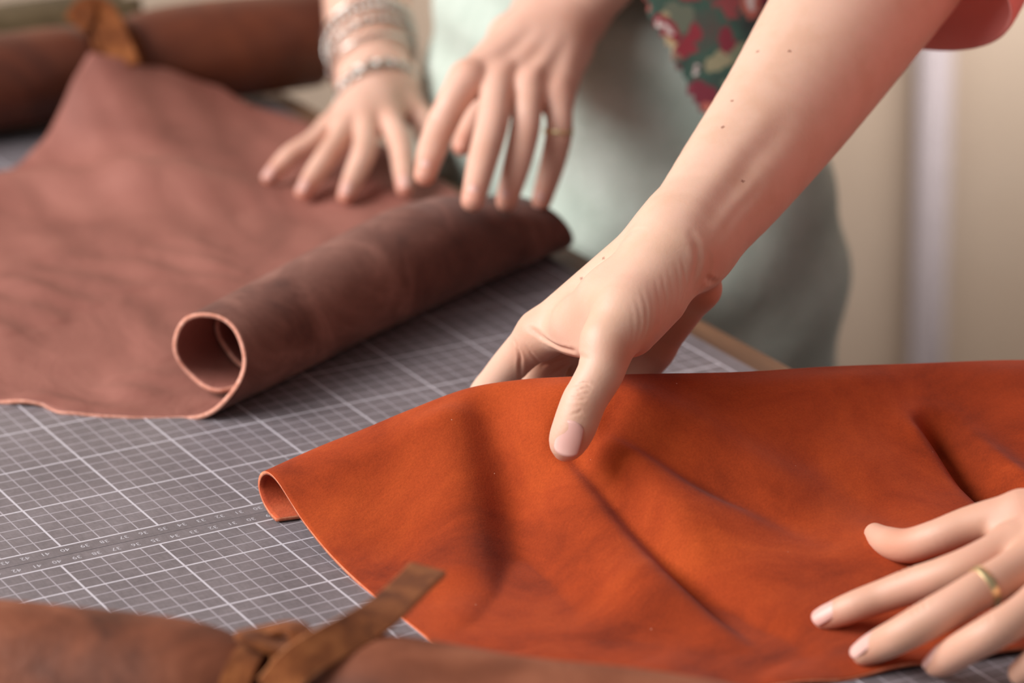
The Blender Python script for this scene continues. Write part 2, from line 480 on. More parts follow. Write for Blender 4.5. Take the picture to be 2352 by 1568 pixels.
def orange_relief(P):
    """height change of the front sheet at plan positions P (n,2), in cm"""
    z = np.zeros(len(P))
    def line(px, amp, w, zz=2.5, taper=True):
        nonlocal z
        Q = np.array([onz(u, v_, zz)[:2] for u, v_ in px]); n = len(Q) - 1
        best = np.full(len(P), 1e9); bt = np.zeros(len(P))
        for i in range(n):
            d, t_ = seg_dist(P, Q[i], Q[i + 1]); k = d < best
            best[k] = d[k]; bt[k] = (i + t_[k]) / n
        tp = (1 - smooth01((bt - .55) / .45) * .9) if taper else 1.0
        z += amp * tp * np.exp(-(best / w) ** 2)
    line([(1312, 1062), (1430, 1135), (1560, 1215), (1720, 1310), (1850, 1370)], -1.0, .75, 3)
    line([(1400, 1085), (1500, 1130), (1650, 1210)], .45, 1.3, 3)
    line([(1300, 1120), (1420, 1220), (1560, 1310)], .42, 1.6, 3)
    line([(1400, 1040), (1560, 1075), (1720, 1108), (1900, 1150)], -.65, .8, 3.6)
    line([(1480, 1020), (1700, 1060), (1900, 1095)], .35, 1.2, 3.6)
    line([(1130, 1010), (1180, 1110), (1215, 1230), (1175, 1310)], -1.0, 1.35, 3, False)
    line([(1020, 1080), (1060, 1170), (1050, 1240)], .40, 1.8, 2, False)
    line([(1640, 1270), (1760, 1360), (1900, 1400)], -.35, 1.6, 2)
    line([(1480, 1330), (1650, 1400), (1850, 1420)], .35, 1.7, 1)
    line([(1880, 1120), (2050, 1180), (2200, 1190)], -.25, 1.4, 2)
    line([(2150, 1000), (2230, 1045), (2352, 1112), (2440, 1160)], -2.6, .85, 3, False)
    line([(2140, 960), (2260, 1000), (2400, 1060)], 1.2, 1.3, 4, False)
    return z

def build_orange():
    nu, nb, nf = 190, 26, 150
    ridge = sample(RIDGE, nu); edge = sample(EDGE, nu)
    rows = []
    for i in range(nu):
        u = i / (nu - 1)
        Rg, Eg = ridge[i], edge[i]
        D = Eg[:2] - Rg[:2]; L = np.linalg.norm(D); dh = D / L
        h = Rg[2]
        s0 = np.interp(u, [0, .08, .25, .4, .7, 1], [3.2, 3.5, 5.2, 7.4, 7.2, 6.8])
        s = L * np.linspace(0, 1, nf) ** 1.25
        g = 1 / (1 + (s / s0) ** 2)
        g = g * (1 - smooth01((s / s0 - 1.2) / 2.6))
        base = Rg[:2] + s[:, None] * dh
        if u < .12:  # left edge: slight outward bow
            base = base + np.outer(np.sin(np.clip(s / L, 0, 1) * math.pi), [.12, 0]) * (1 - u / .12)
        z = .08 + (h - .08) * g
        fade = smooth01(s / 2.0) * smooth01((L - s) / 3 + .1) * smooth01(u / .08)
        z = z + orange_relief(base) * fade + fade * .10 * wobble(np.c_[base, 0 * s], 7, 3) + fade * .13 * (1 + wobble(np.c_[base * [1, 1.6], 0 * s], 4.5, 5))
        # rippled loose edge
        z = z + .22 * np.exp(-((L - s) / 1.5) ** 2) * (1 + np.sin(u * 60)) * .5
        z = np.where(base[:, 0] < 33.4, np.maximum(z, .08), z)
        front = np.c_[base, z]
        # back: curls over, down and returns below as a short flap
        r = h * .46 if u < .2 else h * np.interp(u, [.2, .35, 1], [.46, .30, .34])
        a = np.linspace(0, 1, nb)[1:]
        th = a * math.pi * 1.05
        rb = np.interp(u, [0, .15, .3, .5, 1], [1.25, 1.3, 1.2, 1.0, 1.3])
        zz = h - (h - .1) * (1 - np.cos(np.minimum(th, math.pi))) / 2
        off = rb * np.sin(np.minimum(th, math.pi)) * 1.15
        back_p = Rg[:2] - off[:, None] * dh + np.clip(a - .5, 0, 1)[:, None] * 2 * dh * np.interp(u, [0, .1, 1], [.5, 1.2, 1.8])
        back = np.c_[back_p, zz]
        if u < .2:  # the loop at the open end is round and open
            k = 1 - u / .2
        rows.append(np.vstack([back[::-1], front]))
    V = np.array(rows); n1, n2 = V.shape[:2]
    o = np_mesh('leather_hide', V.reshape(-1, 3), grid_quads(n1, n2)[:, ::-1], [M['orange'], M['orange_back'], M['orange_edge']])
    md = o.modifiers.new('thickness', 'SOLIDIFY'); md.thickness = .19 * S; md.offset = -1
    md.material_offset = 1; md.material_offset_rim = 2
    tag(o, 'burnt orange suede hide with a lifted fold under the pressing thumb', 'leather')
    return o
orange = build_orange()

# ------------------------------------------------------------------ tied leather rolls
def leather_roll(name, label, p0, p1, radf, mat, edge_mat, turns=2.3, nl=90, seed=0, seam=2.2):
    """a hide rolled into a spiral: p0, p1 axis ends (cm), radf(t) outer radius"""
    p0 = np.array(p0, float); p1 = np.array(p1, float)
    ax = norm(p1 - p0); side = norm(np.cross([0, 0, 1], ax)); up = np.cross(ax, side)
    root = empty(name, (p0 + p1) / 2 * [1, 1, 0])
    na = int(70 * turns)
    ang = np.linspace(0, 2 * math.pi * turns, na)
    ts = np.linspace(0, 1, nl)
    rows = []
    for a in ang:
        fr = a / ang[-1]
        jag = .35 * math.sin(a * 1.3 + seed) + .9 * fr
        tt = ts
        R_ = np.array([radf(x) for x in tt]) * (1 - .42 * fr)
        P = p0 + np.outer(tt, p1 - p0) + ax * jag * (1 - 2 * tt)[:, None] * 1.0
        R_ = R_ * (1 + .03 * wobble(np.c_[tt * 30, np.cos(a) * 3 + 0 * tt, np.sin(a) * 3 + 0 * tt], 6, seed))
        rows.append(P + (R_ * math.cos(a + seam))[:, None] * side + (R_ * math.sin(a + seam))[:, None] * up)
    V = np.array(rows)
    o = np_mesh('hide', V.reshape(-1, 3), grid_quads(na, nl), [mat, mat, edge_mat], root)
    md = o.modifiers.new('thickness', 'SOLIDIFY'); md.thickness = .2 * S; md.offset = -1
    md.material_offset = 1; md.material_offset_rim = 2
    return root, ax, side, up

def loop_path(c, ax, side, up, rx, ry, skew=0, n=60, a0=0, a1=2 * math.pi, shift=0):
    a = np.linspace(a0, a1, n, endpoint=(a1 - a0) < 6.2)
    return c + np.outer(np.cos(a) * rx, side) + np.outer(np.sin(a) * ry, up) + np.outer(skew * np.cos(a) + shift * (a - a0) / (a1 - a0), ax), np.outer(np.cos(a), side) + np.outer(np.sin(a), up)

# foreground roll
def fg_rad(t):
    tie = math.exp(-((t - .455) / .055) ** 2)
    return 3.55 + .25 * math.sin(t * 6.0) - .95 * tie - .9 * smooth01((t - .75) / .25) + .25 * math.exp(-((t - .57) / .07) ** 2)
A0 = np.array([-26.5, -15.2, 3.6]); A1 = np.array([6.6, -41.8, 2.7])
root, ax, side, up = leather_roll('leather_roll', '', A0, A1, fg_rad, M['brown'], M['brown_edge'], 2.2, seed=1, seam=-.6)
tag(root, 'brown leather roll tied with a strap, blurred in the foreground', 'leather roll')
tc = A0 + (A1 - A0) * .455
for k, (sk, of) in enumerate([(.5, -.75), (-.45, .65)]):
    p, u_ = loop_path(tc + ax * of, ax, side, up, 2.78 + .2 * k, 2.78 + .2 * k, sk)
    sweep('tie_band', p, 1, M['strap'], root, closed=True, flat=(.62, .11), up=u_)
kn = tc + up * 2.95 + side * .3
a = np.linspace(0, 2 * math.pi, 40, endpoint=False)
kp = kn + np.outer(np.cos(a) * 1.1, ax) + np.outer(np.sin(a) * .75, side) + np.outer(.18 * np.sin(2 * a) + .25, up)
sweep('knot', kp, 1, M['strap'], root, closed=True, flat=(.5, .16), up=up)
tip = atd(983, 1308, 139.0); bas = atd(662, 1606, 130.5)
mid = atd(862, 1418, 134.5)
pth = sample([tc - side * 2.2 + up * 2.0 + ax * .5, tc - side * 1.6 + up * 3.3 + ax * 1.7, mid, tip], 40)
view = -RC[2]
sweep('strap_end', pth, 1, M['strap'], root, flat=(.82, .15), up=norm(view * .9 + RC[1] * -.30 + RC[0] * -.25), edge=M['strap_edge'])

# background roll, tied
def bg_rad(t):
    return 3.55 + .12 * math.sin(t * 9) - .55 * math.exp(-((t - .625) / .05) ** 2)
B0 = np.array([-6.0, 67.9, 3.58]); B1 = np.array([35.6, 66.5, 3.5])
root2, ax2, side2, up2 = leather_roll('leather_roll', '', B0, B1, bg_rad, M['brown_far'], M['brown_edge'], 2.3, seed=3, seam=.7)
tag(root2, 'dark brown leather roll tied with a strap, lying across the far table end', 'leather roll')
tc2 = B0 + (B1 - B0) * .625
for k, of in enumerate((-.7, .55)):
    p, u_ = loop_path(tc2 + ax2 * of, ax2, side2, up2, 3.2 + .15 * k, 3.2 + .15 * k, .5 - k)
    sweep('tie_band', p, 1, M['strap'], root2, closed=True, flat=(.6, .12), up=u_)
kpts = [onz(180, 62, 6.6), onz(205, 28, 7.6), onz(240, 35, 7.3), onz(268, 92, 6.0), onz(296, 158, 4.6)]
kpts = [p - norm(RC[2]) * 1.3 for p in kpts]
sweep('strap_end', sample(kpts, 30), 1, M['strap'], root2, flat=(.95, .14), up=norm(-RC[2] + np.array([0, 0, .4])))
# olive roll behind it
B2 = np.array([-14.0, 79.5, 3.4]); B3 = np.array([25.5, 76.6, 3.3])
root3, *_ = leather_roll('leather_roll', '', B2, B3, lambda t: 3.5 + .1 * math.sin(t * 7), M['olive'], M['brown_edge'], 2.0, seed=5)
tag(root3, 'olive brown suede roll at the far end, behind the dark brown roll', 'leather roll')

# ------------------------------------------------------------------ people: implicit surfaces
class Cone:
    """tapered capsule; f squeezes it along direction n (flattened section)"""
    def __init__(s, a, b, ra, rb, n=None, f=1.0):
        s.a = np.asarray(a, float); s.b = np.asarray(b, float); s.ra, s.rb = ra, rb
        s.n = None if n is None else norm(n); s.f = f
    def bounds(s, m):
        r = max(s.ra, s.rb) + m
        return np.minimum(s.a, s.b) - r, np.maximum(s.a, s.b) + r
    def d(s, X, Y, Z):
        px, py, pz = X - s.a[0], Y - s.a[1], Z - s.a[2]
        bx, by, bz = s.b - s.a
        L2 = bx * bx + by * by + bz * bz + 1e-9
        t = np.clip((px * bx + py * by + pz * bz) / L2, 0, 1)
        px = px - t * bx; py = py - t * by; pz = pz - t * bz
        q = px * px + py * py + pz * pz
        if s.n is not None:
            c = px * s.n[0] + py * s.n[1] + pz * s.n[2]
            q = q + c * c * (1 / s.f ** 2 - 1)
        return np.sqrt(q) - (s.ra + (s.rb - s.ra) * t)

class Ell:
    def __init__(s, c, axes, radii):
        s.c = np.asarray(c, float); s.A = np.array([norm(x) for x in axes]); s.r = np.asarray(radii, float)
    def bounds(s, m):
        e = np.abs(s.A.T) @ s.r
        return s.c - e - m, s.c + e + m
    def d(s, X, Y, Z):
        p = [X - s.c[0], Y - s.c[1], Z - s.c[2]]
        q = 0
        for i in range(3):
            w = (p[0] * s.A[i][0] + p[1] * s.A[i][1] + p[2] * s.A[i][2]) / s.r[i]; q = q + w * w
        q = np.sqrt(q)
        return (q - 1) * s.r.min()

def smin(a, b, k):
    h = np.maximum(k - np.abs(a - b), 0) / k
    return np.minimum(a, b) - h * h * k * .25

class Vol:
    def __init__(s, lo, hi, res):
        s.lo = np.asarray(lo, float); s.res = res
        s.n = np.ceil((np.asarray(hi) - s.lo) / res).astype(int) + 1
        s.D = np.full(s.n, 3.0, np.float32)
    def sl(s, prims, m):
        lo = np.min([p.bounds(m)[0] for p in prims], 0); hi = np.max([p.bounds(m)[1] for p in prims], 0)
        i0 = np.clip(np.floor((lo - s.lo) / s.res).astype(int), 0, s.n - 1)
        i1 = np.clip(np.ceil((hi - s.lo) / s.res).astype(int) + 1, 1, s.n)
        sl = tuple(slice(a, b) for a, b in zip(i0, i1))
        ax = [((np.arange(a, b)) * s.res + s.lo[i]).astype(np.float32) for i, (a, b) in enumerate(zip(i0, i1))]
        return sl, ax[0][:, None, None], ax[1][None, :, None], ax[2][None, None, :]
    def add(s, prims, k):
        for p in prims:
            sl, X, Y, Z = s.sl([p], k + .3)
            s.D[sl] = smin(s.D[sl], p.d(X, Y, Z).astype(np.float32), k)
    def finger(s, prims, k, kin=.35, base=None):
        sl, X, Y, Z = s.sl(prims, k + .25)
        f = None
        for p in prims:
            d = p.d(X, Y, Z).astype(np.float32); f = d if f is None else (np.minimum(f, d) if kin <= 0 else smin(f, d, kin))
        pal = (base if base is not None else s.D)[sl]
        s.D[sl] = np.minimum(s.D[sl], smin(pal, f, k))
    def mesh(s):
        D = s.D; ins = D < 0
        nx, ny, nz = D.shape
        c = np.zeros((nx - 1, ny - 1, nz - 1), np.uint8)
        for dx in (0, 1):
            for dy in (0, 1):
                for dz in (0, 1): c += ins[dx:nx - 1 + dx, dy:ny - 1 + dy, dz:nz - 1 + dz]
        act = np.argwhere((c > 0) & (c < 8))
        idx = np.full(c.shape, -1, np.int32); idx[tuple(act.T)] = np.arange(len(act))
        acc = np.zeros((len(act), 3)); cnt = np.zeros(len(act))
        corners = [(dx, dy, dz) for dx in (0, 1) for dy in (0, 1) for dz in (0, 1)]
        val = {q: D[act[:, 0] + q[0], act[:, 1] + q[1], act[:, 2] + q[2]] for q in corners}
        for q in corners:
            for axn in range(3):
                if q[axn]: continue
                q2 = list(q); q2[axn] = 1; q2 = tuple(q2)
                a, b = val[q], val[q2]; m_ = (a < 0) != (b < 0)
                t = np.where(m_, a / np.where(m_, a - b, 1), 0)
                pos = np.array(q, float)[None] + t[:, None] * (np.array(q2) - np.array(q))[None]
                acc[m_] += pos[m_]; cnt[m_] += 1
        V = (act + acc / cnt[:, None]) * s.res + s.lo
        quads = []
        for axn in range(3):
            o1, o2 = [(1, 2), (2, 0), (0, 1)][axn]
            A_ = np.take(ins, range(D.shape[axn] - 1), axn); B_ = np.take(ins, range(1, D.shape[axn]), axn)
            e = np.argwhere(A_ != B_)
            e = e[(e[:, o1] > 0) & (e[:, o2] > 0) & (e[:, o1] < D.shape[o1] - 1) & (e[:, o2] < D.shape[o2] - 1)]
            f = A_[tuple(e.T)]
            def at(d1, d2):
                g = e.copy(); g[:, o1] += d1; g[:, o2] += d2; return idx[tuple(g.T)]
            q = np.stack([at(-1, -1), at(0, -1), at(0, 0), at(-1, 0)], 1)
            q[~f] = q[~f][:, ::-1]
            quads.append(q)
        Q = np.vstack(quads)
        return V, Q[(Q >= 0).all(1)]

def relax(V, Q, it=3, lam=.5):
    n = len(V)
    E = np.vstack([Q[:, [0, 1]], Q[:, [1, 2]], Q[:, [2, 3]], Q[:, [3, 0]]])
    deg = np.bincount(E[:, 0], minlength=n) + np.bincount(E[:, 1], minlength=n)
    for i in range(it):
        for l in (lam, -lam * .96):
            A_ = np.zeros_like(V)
            for c in range(3):
                A_[:, c] = np.bincount(E[:, 0], V[E[:, 1], c], n) + np.bincount(E[:, 1], V[E[:, 0], c], n)
            V = V + l * (A_ / deg[:, None] - V)
    return V

def vnormals(V, Q):
    fn = np.cross(V[Q[:, 2]] - V[Q[:, 0]], V[Q[:, 3]] - V[Q[:, 1]])
    N = np.zeros_like(V)
    for k in range(4):
        for c in range(3): N[:, c] += np.bincount(Q[:, k], fn[:, c], len(V))
    return N / (np.linalg.norm(N, axis=1)[:, None] + 1e-12)

def poly_dist(V, pts, want_t=False):
    best = np.full(len(V), 1e9); T_ = np.zeros(len(V))
    pts = np.asarray(pts, float)
    lo, hi = pts.min(0) - 2, pts.max(0) + 2
    k = np.where(((V > lo) & (V < hi)).all(1))[0]
    P = V[k]; b = np.full(len(k), 1e9); bt = np.zeros(len(k))
    for i in range(len(pts) - 1):
        a, c = pts[i], pts[i + 1]; ba = c - a
        t = np.clip(((P - a) @ ba) / (ba @ ba + 1e-9), 0, 1)
        d = np.linalg.norm(P - a - t[:, None] * ba, axis=1)
        m_ = d < b; b[m_] = d[m_]; bt[m_] = (i + t[m_]) / (len(pts) - 1)
    best[k] = b; T_[k] = bt
    return (best, T_) if want_t else best

def crease_px(V, N, pts, depth, w, side_bulge=.35):
    """fine skin fold running under the image-independent 3D line pts"""
    d, t_ = poly_dist(V, pts, True)
    return V - N * (depth * np.sin(np.clip(t_, 0, 1) * math.pi) ** .8 * (np.exp(-(d / w) ** 2) - side_bulge * np.exp(-((d - 1.9 * w) / w) ** 2)))[:, None]

def chain(pts, n=None, f=1.0):
    """pts: list of (point, radius)"""
    A = sample(np.array([np.r_[p, r] for p, r in pts]), 5 * len(pts))
    return [Cone(A[i][:3], A[i + 1][:3], A[i][3], A[i + 1][3], n, f) for i in range(len(A) - 1)]

def blob(V, c, r): return np.exp(-(np.linalg.norm(V - np.asarray(c), axis=1) / r) ** 2)

def nail(name, base, tipp, nrm, w, h, parent, bow=.25, label=None):
    """thin curved plate from base to tip (cm), half width w, sides dropping by h"""
    base = np.asarray(base, float); tipp = np.asarray(tipp, float)
    a = norm(tipp - base); nrm = norm(np.asarray(nrm) - a * (np.asarray(nrm) @ a)); l = np.cross(a, nrm)
    L = np.linalg.norm(tipp - base); nu, nv = 15, 13
    V = []
    for i in range(nu):
        u = -1 + 2 * i / (nu - 1)
        for j in range(nv):
            v_ = j / (nv - 1)
            ww = w * (1 - .10 * (1 - v_) ** 2 - .06 * v_ ** 3)
            s0 = .16 * u * u * L; s1 = L * (1 - .13 * u * u)
            V.append(base + a * (s0 + (s1 - s0) * v_) + l * ww * math.sin(u * 1.15) / math.sin(1.15)
                     + nrm * (-h * (1 - math.cos(u * 1.25)) / (1 - math.cos(1.25)) + bow * .35 * math.sin(v_ * 2.6) * L * .25))
    o = np_mesh(name, V, grid_quads(nu, nv), M['nail'], parent)
    md = o.modifiers.new('thickness', 'SOLIDIFY'); md.thickness = .05 * S; md.offset = -1
    if label: o['label'] = label
    return o

TOCAM = -RC[2]; IMR = RC[0]; IMU = -RC[1]

def join_meshes(parts):
    Vs, Qs, off = [], [], 0
    for V, Q in parts: Vs.append(V); Qs.append(Q + off); off += len(V)
    return np.vstack(Vs), np.vstack(Qs)

# ---- person with the pink blouse: right hand pinches the orange fold, left hand lies on the hide
def right_arm_1():
    W = (1568, 553, 163.0)
    P = lambda u, v_, d: atd(u, v_, d)
    wrist = P(*W)
    fore = chain([(P(2075, -125, 178.5), 4.15), (P(1945, 45, 175), 3.95), (P(1808, 247, 171), 3.35), (P(1668, 434, 166.5), 2.78), (P(1578, 545, 163.2), 2.32)], TOCAM, .9)
    palm = [Cone(P(1560, 562, 163.2), P(1245, 766, 165.5), 2.28, 1.18),
            Cone(P(1575, 580, 165.0), P(1285, 772, 168.0), 1.9, 1.2),
            Cone(P(1585, 600, 166.5), P(1345, 790, 169.8), 1.6, 1.1),
            Cone(P(1520, 610, 160.8), P(1440, 720, 158.6), 1.65, 1.42),       # thumb metacarpal / thenar
            Cone(P(1440, 720, 158.6), P(1393, 790, 157.6), 1.40, 1.16),
            Cone(P(1500, 690, 160.4), P(1452, 770, 160.0), 1.45, .95),
            Cone(P(1330, 735, 163), P(1385, 775, 160), .75, .7),              # first web
            Cone(P(1285, 775, 164), P(1370, 805, 160.5), .55, .5),
            Cone(P(1545, 585, 161.6), P(1400, 690, 160.6), 1.9, 1.3), Cone(P(1400, 690, 160.8), P(1320, 740, 162.6), 1.35, .95)]
    ulnar = [Cone(P(1590, 610, 166.5), P(1607, 662, 167), 1.5, .98), Cone(P(1607, 662, 167), P(1500, 800, 169), .98, 1.02), Cone(P(1500, 800, 169), P(1455, 890, 170.5), 1.0, .85),
             Cone(P(1455, 890, 170.5), P(1420, 960, 170.5), .85, .7)]
    thumb = chain([(P(1396, 785, 157.6), 1.2), (P(1383, 846, 157.2), 1.11), (P(1354, 900, 157.0), 1.04), (P(1340, 925, 156.9), 1.05), (P(1320, 978, 156.9), 1.03), (P(1306, 1010, 157.0), .92), (P(1300, 1028, 157.1), .66)])
    index = chain([(P(1243, 768, 165.5), 1.12), (P(1195, 812, 166.5), .97), (P(1147, 868, 168), .90), (P(1112, 925, 169.3), .90), (P(1150, 985, 170), .8), (P(1200, 1025, 169.5), .7), (P(1235, 1040, 168.8), .6)])
    middle = chain([(P(1285, 775, 168), 1.1), (P(1255, 850, 169.5), .95), (P(1225, 930, 171), .9), (P(1260, 1000, 171), .8), (P(1320, 1040, 169.5), .65)])
    ringf = chain([(P(1345, 795, 169.8), 1.0), (P(1330, 870, 171), .9), (P(1310, 940, 172), .85), (P(1340, 1000, 171.5), .7)])
    allp = fore + palm + ulnar + thumb + index + middle + ringf
    lo = np.min([p.bounds(.5)[0] for p in allp], 0); hi = np.max([p.bounds(.5)[1] for p in allp], 0)
    vol = Vol(lo, hi, .085)
    vol.add(fore, .3); vol.add(palm, 1.3)
    vol.finger(ulnar, .35, .6)
    pal = vol.D.copy()
    for f, k in ((thumb, .55), (index, .6), (middle, .45), (ringf, .4)): vol.finger(f, k, 0, pal)
    V, Q = vol.mesh(); V = relax(V, Q, 4)
    return V, Q

def surf_line(V, px, d0):
    """3D line on the visible skin below image points: nearest vertex to the viewing ray"""
    out = []
    for u, v_ in px:
        p = atd(u, v_, d0); d = norm(p - CAM)
        w = V - CAM; t = w @ d; r2 = (w * w).sum(1) - t * t
        k = np.where(r2 < .16 ** 2)[0]
        if len(k) == 0: k = np.argsort(r2)[:3]
        out.append(V[k[np.argmin(t[k])]])
    return np.array(out)

def finish_right_1(V, Q):
    N = vnormals(V, Q)
    def cr(px, depth, w):
        nonlocal V
        V = crease_px(V, N, surf_line(V, sample(np.array(px, float), 9), 160), depth, w)
    # thumb knuckle creases
    for k, dy in enumerate((-22, -13, -4, 6, 16)):
        cr([(1300 - dy * .3, 905 + dy), (1330 - dy * .3, 898 + dy + 3 * math.sin(k)), (1362 - dy * .3, 906 + dy)], .035, .07)
    cr([(1302, 950), (1325, 947), (1350, 953)], .03, .07)
    # first web folds and index base crease
    cr([(1205, 745), (1245, 782), (1285, 803), (1350, 825)], .09, .13)
    cr([(1172, 775), (1192, 825), (1198, 885)], .07, .10)
    cr([(1195, 790), (1222, 822), (1250, 845)], .035, .09)
    cr([(1235, 850), (1270, 836), (1310, 822)], .06, .09)
    cr([(1250, 870), (1285, 850), (1320, 836)], .08, .10)
    # folds along the thumb base
    for k in range(9):
        x0 = 1452 + k * 15; y0 = 712 - k * 13
        cr([(x0 - 4, y0 - 30), (x0 + 8, y0 + 22), (x0 + 9, y0 + 62), (x0 - 6, y0 + 108)], .010 + .006 * (k % 3), .09)
    # wrist folds and forearm tendons
    cr([(1590, 520), (1612, 590), (1592, 668)], .07, .24)
    cr([(1625, 640), (1650, 655)], .10, .15)
    cr([(1600, 545), (1700, 410), (1830, 250)], .13, .6)
    cr([(1645, 560), (1700, 490), (1770, 410)], .04, .25)
    N = vnormals(V, Q)
    bl = np.zeros(len(V))
    for (u, v_), r_, k in (((1200, 750), 1.0, .35), ((1215, 830), 1.2, .55), ((1280, 840), 1.5, .8), ((1400, 800), 1.2, .25), ((1440, 810), 1.0, .7), ((1335, 925), .9, .28),
                           ((1330, 1020), .8, .6), ((1560, 780), 2.2, .9), ((1620, 690), 1.6, .8), ((1500, 850), 1.6, .7), ((1640, 600), 1.2, .35), ((1520, 730), 1.2, .35)):
        bl = np.maximum(bl, k * blob(V, surf_line(V, [(u, v_)], 160)[0], r_))
    bl = np.maximum(bl, .26 * blob(V, atd(1330, 860, 160), 5.5))
    mo = np.zeros(len(V))
    for u, v_ in ((1382, 588), (1710, 411), (1816, 111), (1739, 111), (1678, 225), (1658, 285), (1330, 634)):
        mo = np.maximum(mo, .7 * (np.linalg.norm(V - surf_line(V, [(u, v_)], 165)[0], axis=1) < .09))
    return V, Q, bl, mo

def left_arm_1():
    def P(u, v_, z): return onz(u, v_, z)
    thumb = [(P(2345, 1180, 4.2), 1.05), (P(2235, 1203, 3.6), .86), (P(2150, 1234, 2.9), .80), (P(2085, 1253, 2.1), .80), (P(2035, 1243, 1.7), .70), (P(2010, 1226, 1.6), .52)]
    index = [(P(2325, 1257, 4.2), 1.0), (P(2230, 1297, 3.8), .84), (P(2163, 1322, 3.3), .80), (P(2095, 1345, 2.6), .80), (P(2030, 1368, 2.0), .74), (P(1965, 1392, 1.5), .70), (P(1915, 1412, .95), .62), (P(1893, 1421, .75), .48)]
    middle = [(P(2372, 1290, 4.4), 1.02), (P(2266, 1346, 4.1), .88), (P(2196, 1386, 3.6), .84), (P(2130, 1424, 2.9), .84), (P(2064, 1460, 2.1), .77), (P(2015, 1484, 1.2), .70), (P(1985, 1500, .8), .54)]
    ringf = [(P(2430, 1345, 4.2), 1.0), (P(2352, 1408, 3.8), .84), (P(2279, 1452, 3.2), .80), (P(2215, 1488, 2.2), .75), (P(2172, 1514, 1.2), .69), (P(2150, 1526, .75), .52)]
    pinky = [(P(2500, 1410, 3.8), .9), (P(2440, 1470, 3.2), .72), (P(2390, 1510, 2.2), .66), (P(2345, 1545, 1.2), .55)]
    wr = P(2640, 1170, 6.0); el = np.array([47.0, -34.0, 13.0])
    palm = [Cone(wr, P(2325, 1257, 4.0), 2.2, 1.15), Cone(wr, P(2372, 1290, 4.1), 2.1, 1.15), Cone(wr, P(2430, 1345, 3.9), 2.0, 1.1), Cone(wr, P(2500, 1410, 3.6), 1.9, 1.0),
            Cone(P(2600, 1170, 5), P(2350, 1180, 4.2), 1.6, 1.02), Cone(P(2380, 1230, 4), P(2300, 1225, 3.6), .8, .55)]
    fore = chain([(el, 3.7), ((wr + el) / 2, 3.0), (wr, 2.3)])
    fs = [chain(x) for x in (index, middle, ringf, pinky, thumb)]
    allp = palm + fore + sum(fs, [])
    lo = np.min([p.bounds(.5)[0] for p in allp], 0); hi = np.max([p.bounds(.5)[1] for p in allp], 0)
    vol = Vol(lo, hi, .1)
    vol.add(fore + palm, .7); pal = vol.D.copy()
    for f in fs: vol.finger(f, .45, 0, pal)
    V, Q = vol.mesh(); V = relax(V, Q, 4)
    N = vnormals(V, Q)
    bl = np.zeros(len(V))
    for f in (index, middle, ringf):
        bl = np.maximum(bl, .75 * blob(V, f[-2][0], 1.1)); bl = np.maximum(bl, .6 * blob(V, f[-3][0], .9)); bl = np.maximum(bl, .35 * blob(V, f[-4][0] if f is not ringf else f[2][0], .8))
    bl = np.maximum(bl, .36); bl = np.maximum(bl, .75 * blob(V, thumb[3][0], 1.8)); bl = np.maximum(bl, .4 * blob(V, thumb[-1][0], 1.0))
    # knuckle creases
    for f, j in ((index, 3), (middle, 3), (ringf, 2)):
        c, r = f[j]; a = norm(f[j + 1][0] - f[j - 1][0]); l = norm(np.cross(a, [0, 0, 1])); up_ = np.cross(l, a)
        for o_ in (-.28, 0, .26):
            pts = [c + a * o_ + up_ * r * math.cos(t_) + l * r * math.sin(t_) for t_ in (-.7, -.35, 0, .35, .7)]
            V = crease_px(V, N, pts, .035, .08)
    return V, Q, bl, dict(index=index, middle=middle, ringf=ringf, thumb=thumb)

p1 = empty('person', (54, -16, -75)); p1['label'] = 'person in pink sleeves pinching the orange suede with thumb and spreading it flat'; p1['category'] = 'person'
Va, Qa = right_arm_1(); Va, Qa, bla, moa = finish_right_1(Va, Qa)
Vb, Qb, blb, J1 = left_arm_1()
# upper arms, trunk and legs (mostly outside the picture) that carry the arms
def trunk(shR, elR, shL, elL, pelvis, chest, neck):
    pr = [Cone(shR, elR, 4.6, 4.0), Cone(shL, elL, 4.6, 3.9), Cone(shR, shL, 5.5, 5.5), Cone(chest, pelvis, 9, 9.5), Cone((np.array(shR) + shL) / 2, neck, 5, 4.6)]
    lo = np.min([p.bounds(1.5)[0] for p in pr], 0); hi = np.max([p.bounds(1.5)[1] for p in pr], 0)
    vol = Vol(lo, hi, .9); vol.add(pr, 4.0); return vol.mesh()
elR1 = atd(2075, -125, 178.5); elL1 = np.array([47.0, -34.0, 13.0])
shR1 = np.array([54.0, 2.0, 48.0]); shL1 = np.array([54.0, -34.0, 48.0])
Vt, Qt = trunk(shR1, elR1, shL1, elL1, np.array([57, -16, -2.0]), np.array([56, -16, 36.0]), np.array([52, -16, 62.0]))
V, Q = join_meshes([(Va, Qa), (Vb, Qb), (Vt, Qt)])
body1 = np_mesh('body', V, Q, M['skin'], p1, attr={'blush': np.r_[bla, blb, np.zeros(len(Vt))], 'mole': np.r_[moa, np.zeros(len(Vb) + len(Vt))]})
body1['_o'] = tuple(p1.location)
# nails
tn_n = norm(TOCAM + IMR * -.20 + IMU * .10)
tb_ = atd(1326, 970, 156.9) + tn_n * 1.08; tt_ = atd(1302, 1050, 157.0) + tn_n * .86
nail('fingernail', tb_, tt_, tn_n, .64, .20, body1, .35)
for f in ('index', 'middle', 'ringf'):
    c = J1[f]; a = norm(c[-1][0] - c[-3][0]); up_ = norm(np.array([0, 0, 1.0]) - a * a[2]); up_ = norm(up_ * .75 + TOCAM * .75 - a * (a @ (up_ * .75 + TOCAM * .75)))
    nail('fingernail', c[-2][0] - a * .45 + up_ * (c[-2][1] + .07), c[-1][0] + a * .42 + up_ * (c[-1][1] * .85), up_, .48, .20, body1, .35)

